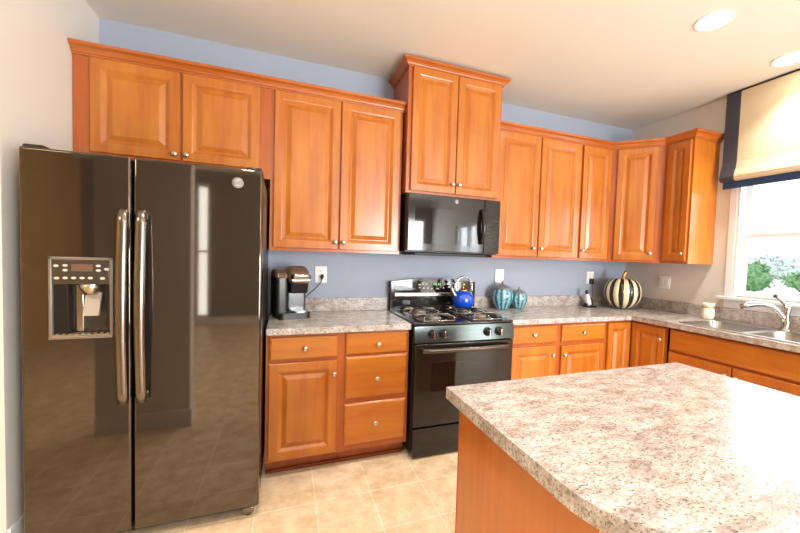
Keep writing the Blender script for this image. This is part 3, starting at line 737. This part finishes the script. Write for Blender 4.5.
def to_local(p):
    d = Vector(p) - Vector(org); c_, s_ = math.cos(-rz), math.sin(-rz)
    return Vector(((d.x * c_ - d.y * s_) / .94, (d.x * s_ + d.y * c_) / .94, d.z / 1.05))
m = MB(); pw = [(-.66, -.13, 1.02), (-.62, -.09, 1.06), (-.575, -.065, 1.095), (-.535, -.05, 1.140), (-.524, -.032, 1.170)]
cm.scale = (.94, .94, 1.05); m.tube([to_local(p) for p in pw], .0042, 8); m.build('power_cord', BLACKP, cm)
m = MB(); m.tube([to_local((-.524, -.034, 1.166)), to_local((-.522, -.034, 1.185)), to_local((-.522, -.012, 1.190))], [.008, .013, .012], 10); m.build('plug', BLACKP, cm)
m = MB(); m.tube([to_local(p) for p in [(-.84, -.20, .955), (-.870, -.17, .945), (-.882, -.16, .930), (-.884, -.17, .921)]], .0045, 8); m.build('cord_piece', BLACKP, cm)  # second piece of cord, left of the machine

# ------------------------------------------------------------------ outlets and switch
def outlet(x, z, label, w=.078, h=.118):
    org = (x, -.0005, z); o = thing('wall_outlet', label, 'outlet', org)
    m = MB(org); m.box(x - w / 2, x + w / 2, -.008, -.0006, z - h / 2, z + h / 2, .003); m.build('cover_plate', PLASTIC, o)
    for s in (-1, 1):
        m = MB(org); m.box(x - .017, x + .017, -.0105, -.0075, z + s * .027 - .016, z + s * .027 + .016, .004); r_ = m.build('receptacle', PLASTIC, o)
        m = MB(org)
        for dx in (-.0065, .0065): m.box(x + dx - .0013, x + dx + .0013, -.0110, -.0100, z + s * .027 - .003, z + s * .027 + .007)
        m.box(x - .002, x + .002, -.0110, -.0100, z + s * .027 - .011, z + s * .027 - .007); m.build('slots', SLOT, r_)
outlet(-.530, 1.198, 'white wall outlet right of the coffee maker, its cord plugged in', .088, .128)
outlet(1.064, 1.206, 'white wall outlet right behind the larger turquoise jar', .092, .125)
outlet(2.150, 1.200, 'white wall outlet left of the striped pumpkin with a black plug', .092, .128)
org = (XR - .0005, -.452, 1.187)
o = thing('light_switch', 'white double light switch plate on the wall right of the striped pumpkin', 'switch', org)
m = MB(org); m.box(XR - .008, XR - .0006, -.507, -.397, 1.128, 1.246, .003); m.build('cover_plate', PLASTIC, o)
for y in (-.475, -.429):
    m = MB(org); m.box(XR - .012, XR - .0075, y - .016, y + .016, 1.155, 1.219, .002); m.build('rocker', PLASTIC, o)

# ------------------------------------------------------------------ jars
def jar(label, x, y, r, h):
    org = (x, y, ZC + .0005); z0 = org[2]; o = thing('ginger_jar', label, 'jar', org, 0, 'turquoise lidded jars')
    fl = lambda t, hh: 1 + .018 * math.cos(12 * t)
    B_ = [(.52, 0), (.56, .015), (.60, .05), (.82, .20), (.97, .36), (1.0, .48), (.96, .58), (.86, .66), (.80, .68), (.80, .71), (.70, .715)]
    m = MB(); m.lathe([(a * r, b * h) for a, b in B_], n=48, fr=fl); m.build('jar_body', JAR, o)
    m = MB(); m.lathe([(.84 * r, .712 * h), (.84 * r, .735 * h), (.70 * r, .77 * h), (.42 * r, .835 * h), (.16 * r, .875 * h), (.08 * r, .895 * h), (.11 * r, .92 * h), (.13 * r, .95 * h), (.06 * r, .985 * h), (.001, h)], n=36); m.build('lid', JARLID, o, 'gray pewter-like domed lid')
jar('larger turquoise lidded jar, beside the range', 1.030, -.120, .097, .255)
jar('smaller turquoise lidded jar, right of its larger twin', 1.212, -.112, .080, .200)

# ------------------------------------------------------------------ cordless gadget on its stand
org = (2.035, -.13, ZC + .0005)
o = thing('cordless_handset', 'small black and white cordless handset on a charging stand', 'handset', org)
m = MB(); m.prism(rrect(-.060, .062, -.045, .045, .02), 0, .018, .004); m.prism(rrect(-.045, .045, -.01, .035, .015), .018, .038, .004); m.build('charging_base', BLACKP, o)
m = MB(); m.tube([(-.004, .0, .02), (-.012, .002, .06), (-.020, .006, .105), (-.026, .010, .135)], [.028, .026, .021, .016], 16, (1, .75)); m.build('handset_body', PLASTIC, o, 'white body')
m = MB(); m.tube([(-.026, .010, .130), (-.031, .013, .155), (-.032, .014, .168)], [.0175, .018, .010], 16, (1, .8)); m.build('handset_cap', BLACKP, o, 'black rounded cap')
m = MB(); m.tube([(.024, .004, .02), (.030, .004, .06), (.018, .006, .095)], [.022, .020, .010], 12); m.build('side_grip', BLACKP, o)
org = (2.150, -.02, 1.15)
o = thing('power_adapter', 'black power adapter plugged into the outlet left of the pumpkin', 'adapter', org)
m = MB(org); m.box(2.134, 2.168, -.046, -.0115, 1.135, 1.192, .006); m.build('adapter_body', BLACKP, o)
m = MB(org); m.tube([(2.150, -.035, 1.138), (2.150, -.045, 1.09), (2.146, -.055, 1.02), (2.13, -.07, .95), (2.10, -.09, .926)], .003, 8); m.build('adapter_cord', BLACKP, o)

# ------------------------------------------------------------------ pumpkin
org = (2.318, -.262, ZC + .0005)
o = thing('pumpkin', 'black and cream striped ceramic pumpkin with gold stem in the corner', 'pumpkin', org)
m = MB(); NS = 22; n = NS * 8; hh = .318; R_ = .167
prof = []
for i in range(23):
    a = -PI / 2 + PI * i / 22; zz = hh / 2 + hh / 2 * math.sin(a); rr = R_ * (abs(math.cos(a)) ** .78)
    if a > 0: zz -= .022 * (max(0, math.sin(a)) ** 8)
    prof.append((max(rr, .004), max(zz, 0)))
vs, fs = m.lathe(prof, n=n, fr=lambda t, h_: .955 + .045 * abs(math.sin(t * NS / 2 + .6)) ** .6)
for f in fs:
    cc = f.calc_center_median(); t = math.atan2(cc.y, cc.x) * NS / 2 + .6
    f.material_index = int(math.floor(t / PI)) % 2
m.build('pumpkin_body', [PCREAM, PBLACK], o)
m = MB(); m.tube([(0, 0, .278), (0, 0, .305), (.004, -.004, .332), (.014, -.008, .352), (.024, -.010, .362)], [.032, .018, .014, .015, .019], 14); m.build('stem', PGOLD, o, 'gold curved stem')

# ------------------------------------------------------------------ ceramic cup by the sink
org = (2.532, -.925, ZC + .0005)
o = thing('ceramic_jar', 'small cream ceramic jar with ruffled rim left of the sink', 'jar', org)
m = MB(); m.lathe([(.034, 0), (.043, .006), (.0455, .035), (.0445, .080), (.039, .096), (.0375, .104), (.041, .114), (.044, .130), (.042, .134), (.038, .130), (.036, .108), (.033, .094), (.001, .088)], n=40, fr=lambda t, h_: 1 + (.03 * math.cos(9 * t) if h_ > .1 else 0)); m.build('cup_body', CERAM, o)
m = MB(); m.lathe([(.041, .096), (.044, .100), (.041, .105), (.037, .101)], n=30, caps=False); m.build('neck_band', PGOLD, o)

# ------------------------------------------------------------------ sink and faucet
org = (2.3, -1.43, ZC)
o = thing('kitchen_sink', 'double-bowl stainless steel drop-in sink under the window', 'sink', org)
RXa, RXb, RYa, RYb = 2.045, 2.590, -1.862, -1.000
m = MB(org); zt = ZC + .007
def bowl(x0, x1, y0, y1, dep):
    """bowl walls and floor with thickness, rounded corners"""
    top = rrect(x0, x1, y0, y1, .05); bot = rrect(x0 + .02, x1 - .02, y0 + .02, y1 - .02, .05)
    n_ = len(top); vs = [(p[0], p[1], zt) for p in top] + [(p[0], p[1], ZC - dep + .02) for p in bot] + [(p[0] * .94 + .06 * (x0 + x1) / 2, p[1] * .94 + .06 * (y0 + y1) / 2, ZC - dep) for p in bot]
    f = [(i, (i + 1) % n_, n_ + (i + 1) % n_, n_ + i) for i in range(n_)] + [(n_ + i, n_ + (i + 1) % n_, 2 * n_ + (i + 1) % n_, 2 * n_ + i) for i in range(n_)] + [tuple(range(2 * n_, 3 * n_))]
    return vs, f
m.prism(rrect(RXa, RXb, RYa, RYb, .04), ZC + .0006, zt, .003)
rim = m.build('rim', STEEL, o)
BW = [(2.085, 2.465, -1.405, -1.030), (2.085, 2.465, -1.832, -1.455)]
cut(rim, [(a - org[0], b - org[0], c_ - org[1], d_ - org[1], -.05, .05) for (a, b, c_, d_) in BW])
for (a, b, c_, d_) in BW:
    m = MB(org); vs, f = bowl(a - .001, b + .001, c_ - .001, d_ + .001, .175); m._new(vs, f, False)
    w_ = m.build('bowl', STEEL, o, fix=False)
    m = MB(org); m.lathe([(.045, ZC - .1745), (.045, ZC - .1725), (.030, ZC - .172), (.028, ZC - .1745)], ((a + b) / 2, (c_ + d_) / 2, 0), n=24, caps=False); m.build('drain', CHROME, w_)
org = (2.530, -1.440, ZC + .0075)
o = thing('faucet', 'chrome single-lever faucet with arched spout behind the sink', 'faucet', org)
z0 = org[2]
m = MB(org); m.lathe([(.034, z0), (.034, z0 + .008), (.026, z0 + .014), (.023, z0 + .03), (.026, z0 + .06), (.022, z0 + .075), (.021, z0 + .10), (.024, z0 + .13), (.027, z0 + .16), (.022, z0 + .178), (.004, z0 + .182)], (2.53, -1.44, 0), n=28); m.build('faucet_body', CHROME, o)
d = Vector((-.255, .140, 0)); b0 = Vector((2.53, -1.44, z0 + .045))
pts = [b0 + d * s + Vector((0, 0, z_)) for s, z_ in [(.0, .0), (.07, .045), (.18, .090), (.34, .122), (.52, .132), (.72, .130), (.88, .122), (1.0, .108)]]
m = MB(org); m.tube(pts, [.017, .018, .018, .017, .0165, .018, .022, .019], 16); m.build('spout', CHROME, o)
m = MB(org); m.tube([(2.53, -1.44, z0 + .172), (2.520, -1.425, z0 + .195), (2.508, -1.405, z0 + .218), (2.498, -1.390, z0 + .236)], [.016, .011, .009, .012], 12); m.build('lever', CHROME, o)
m = MB(org); m.sphere((2.497, -1.388, z0 + .238), .0135); m.build('lever_tip', SLOT, o)

# ------------------------------------------------------------------ roman shade
org = (XR - .03, -1.425, 2.0)
o = thing('roman_shade', 'cream roman shade with navy border hanging over the window', 'window shade', org)
SYA, SYB = -.938, -1.902
def strip(name, pr, ya, yb, material, t=.004, label=None):
    """profile (x offset from the wall, z) extruded along y with thickness t"""
    m = MB(org); P2 = [Vector((XR - a, 0, z)) for a, z in pr]; back = []
    for i, p in enumerate(P2):
        dd = (P2[min(i + 1, len(P2) - 1)] - P2[max(i - 1, 0)]).normalized(); back.append(p + Vector((-dd.z, 0, dd.x)) * t)
    m.extrude(P2 + back[::-1], (0, ya, 0), (0, yb, 0)); ob = m.build(name, material, o, label)
    for f in ob.data.polygons: f.use_smooth = False
    return ob
FP = [(.070, 2.757), (.072, 2.40), (.074, 2.20), (.082, 2.150), (.098, 2.110), (.105, 2.085), (.100, 2.062), (.085, 2.050), (.060, 2.050)]
strip('fabric_panel', FP, SYA - .105, SYB + .105, CREAM)
strip('side_border', FP, SYA, SYA - .105, SLATEF, label='dark slate side border band')
strip('side_border', FP, SYB + .105, SYB, SLATEF, label='dark slate side border band')
strip('bottom_band', [(.066, 2.075), (.070, 2.040), (.072, 1.992)], SYA - .012, SYB + .012, NAVY, label='navy bottom band')
for (ya, yb) in ((SYA, SYA - .004), (SYB + .004, SYB)):
    m = MB(org); m.extrude([(XR - .001, 0, 2.757), (XR - .070, 0, 2.757), (XR - .074, 0, 2.20), (XR - .098, 0, 2.11), (XR - .100, 0, 2.065), (XR - .060, 0, 2.05), (XR - .020, 0, 2.10), (XR - .001, 0, 2.16)], (0, ya, 0), (0, yb, 0)); m.build('side_return', SLATEF, o)
m = MB(org); m.box(XR - .070, XR - .001, SYB, SYA, 2.758, 2.770, .002); m.build('headrail', BLACKP, o)

# ------------------------------------------------------------------ recessed ceiling lights
def downlight(x, y, label, seen=True):
    if seen:
        t = thing('recessed_light', label, 'ceiling light', (x, y, H), 0, 'recessed ceiling lights')
        m = MB(); m.lathe([(.098, -.0005), (.098, -.004), (.092, -.007), (.078, -.005), (.078, -.0005)], n=40, caps=False); m.build('trim_ring', WHITE, t)
        m = MB(); m.lathe([(.078, -.0015), (.078, -.0032)], n=40); m.build('lens', LED, t)
    area('recessed_lamp', (x, y, H - .02), (0, 0, 0), .15, .15, 6.0, WARM, 'DISK', 1.75)
downlight(1.500, -1.480, 'recessed ceiling light nearer the picture centre')
downlight(2.372, -1.430, 'recessed ceiling light nearest the window shade, cut by the right edge')
for (x, y) in [(.3, -1.45), (-.9, -1.45), (-.9, -2.9)]: downlight(x, y, 'x', False)

# ------------------------------------------------------------------ outdoors
GZ = -.45
m = MB(); m.box(3.2, 120, -60, 90, GZ - .1, GZ); o = m.build('lawn', LAWN); o['kind'] = 'structure'
m = MB(); m.box(18, 60, 13.2, 15.6, GZ, GZ + .02); o = m.build('driveway', ROADM); o['kind'] = 'structure'
def bush(name, label, cat, x, y, w_, h_, material, seed, group=None, nl=1500, trunk=True, ls=.16):
    rnd = random.Random(seed); t = thing(name, label, cat, (x, y, GZ), 0, group)
    m = MB(); blobs = []
    for k in range(9):
        a = rnd.uniform(0, 2 * PI); q = rnd.uniform(0, .30) * w_
        blobs.append((q * math.cos(a), q * math.sin(a), rnd.uniform(.30, .70) * h_, rnd.uniform(.22, .32) * w_))
    blobs.append((0, 0, h_ * .42, w_ * .40))
    for (bx, by, bz, br) in blobs: m.sphere((bx, by, bz), br * .86, sz=min(1.0, h_ / w_ * 1.0), n=12)
    for k in range(nl):
        bx, by, bz, br = rnd.choice(blobs); d_ = Vector((rnd.gauss(0, 1), rnd.gauss(0, 1), rnd.gauss(0, 1))).normalized()
        p = Vector((bx, by, bz)) + Vector((d_.x, d_.y, d_.z * min(1.0, h_ / w_))) * br * rnd.uniform(.82, 1.08)
        if p.z < .05: continue
        a = Vector((rnd.gauss(0, 1), rnd.gauss(0, 1), rnd.gauss(0, 1))).normalized(); b = a.cross(d_).normalized(); s = ls * rnd.uniform(.6, 1.2)
        m._new([p - a * s, p + b * s * .45, p + a * s, p - b * s * .45], [(0, 1, 2, 3)])
    m.build('foliage', material, t, fix=False)
    if trunk:
        m = MB(); m.cyl((0, 0, 0), (0, 0, h_ * .4), .05 * w_, 10, .03 * w_); m.build('trunk', BARK, t)
def place(px_dir, dist):
    """ground point seen along a direction (dy per dx) at a distance"""
    return (CAM.x + dist, CAM.y + px_dir * dist)
x, y = place(.513, 30); bush('bush', 'rounded green bush at the left of the window view', 'bush', x, y, 2.5, 2.35, LEAF, 1)
x, y = place(.408, 30); bush('bush', 'green bush at the right edge of the window view', 'bush', x, y, 2.9, 2.0, LEAF, 2)
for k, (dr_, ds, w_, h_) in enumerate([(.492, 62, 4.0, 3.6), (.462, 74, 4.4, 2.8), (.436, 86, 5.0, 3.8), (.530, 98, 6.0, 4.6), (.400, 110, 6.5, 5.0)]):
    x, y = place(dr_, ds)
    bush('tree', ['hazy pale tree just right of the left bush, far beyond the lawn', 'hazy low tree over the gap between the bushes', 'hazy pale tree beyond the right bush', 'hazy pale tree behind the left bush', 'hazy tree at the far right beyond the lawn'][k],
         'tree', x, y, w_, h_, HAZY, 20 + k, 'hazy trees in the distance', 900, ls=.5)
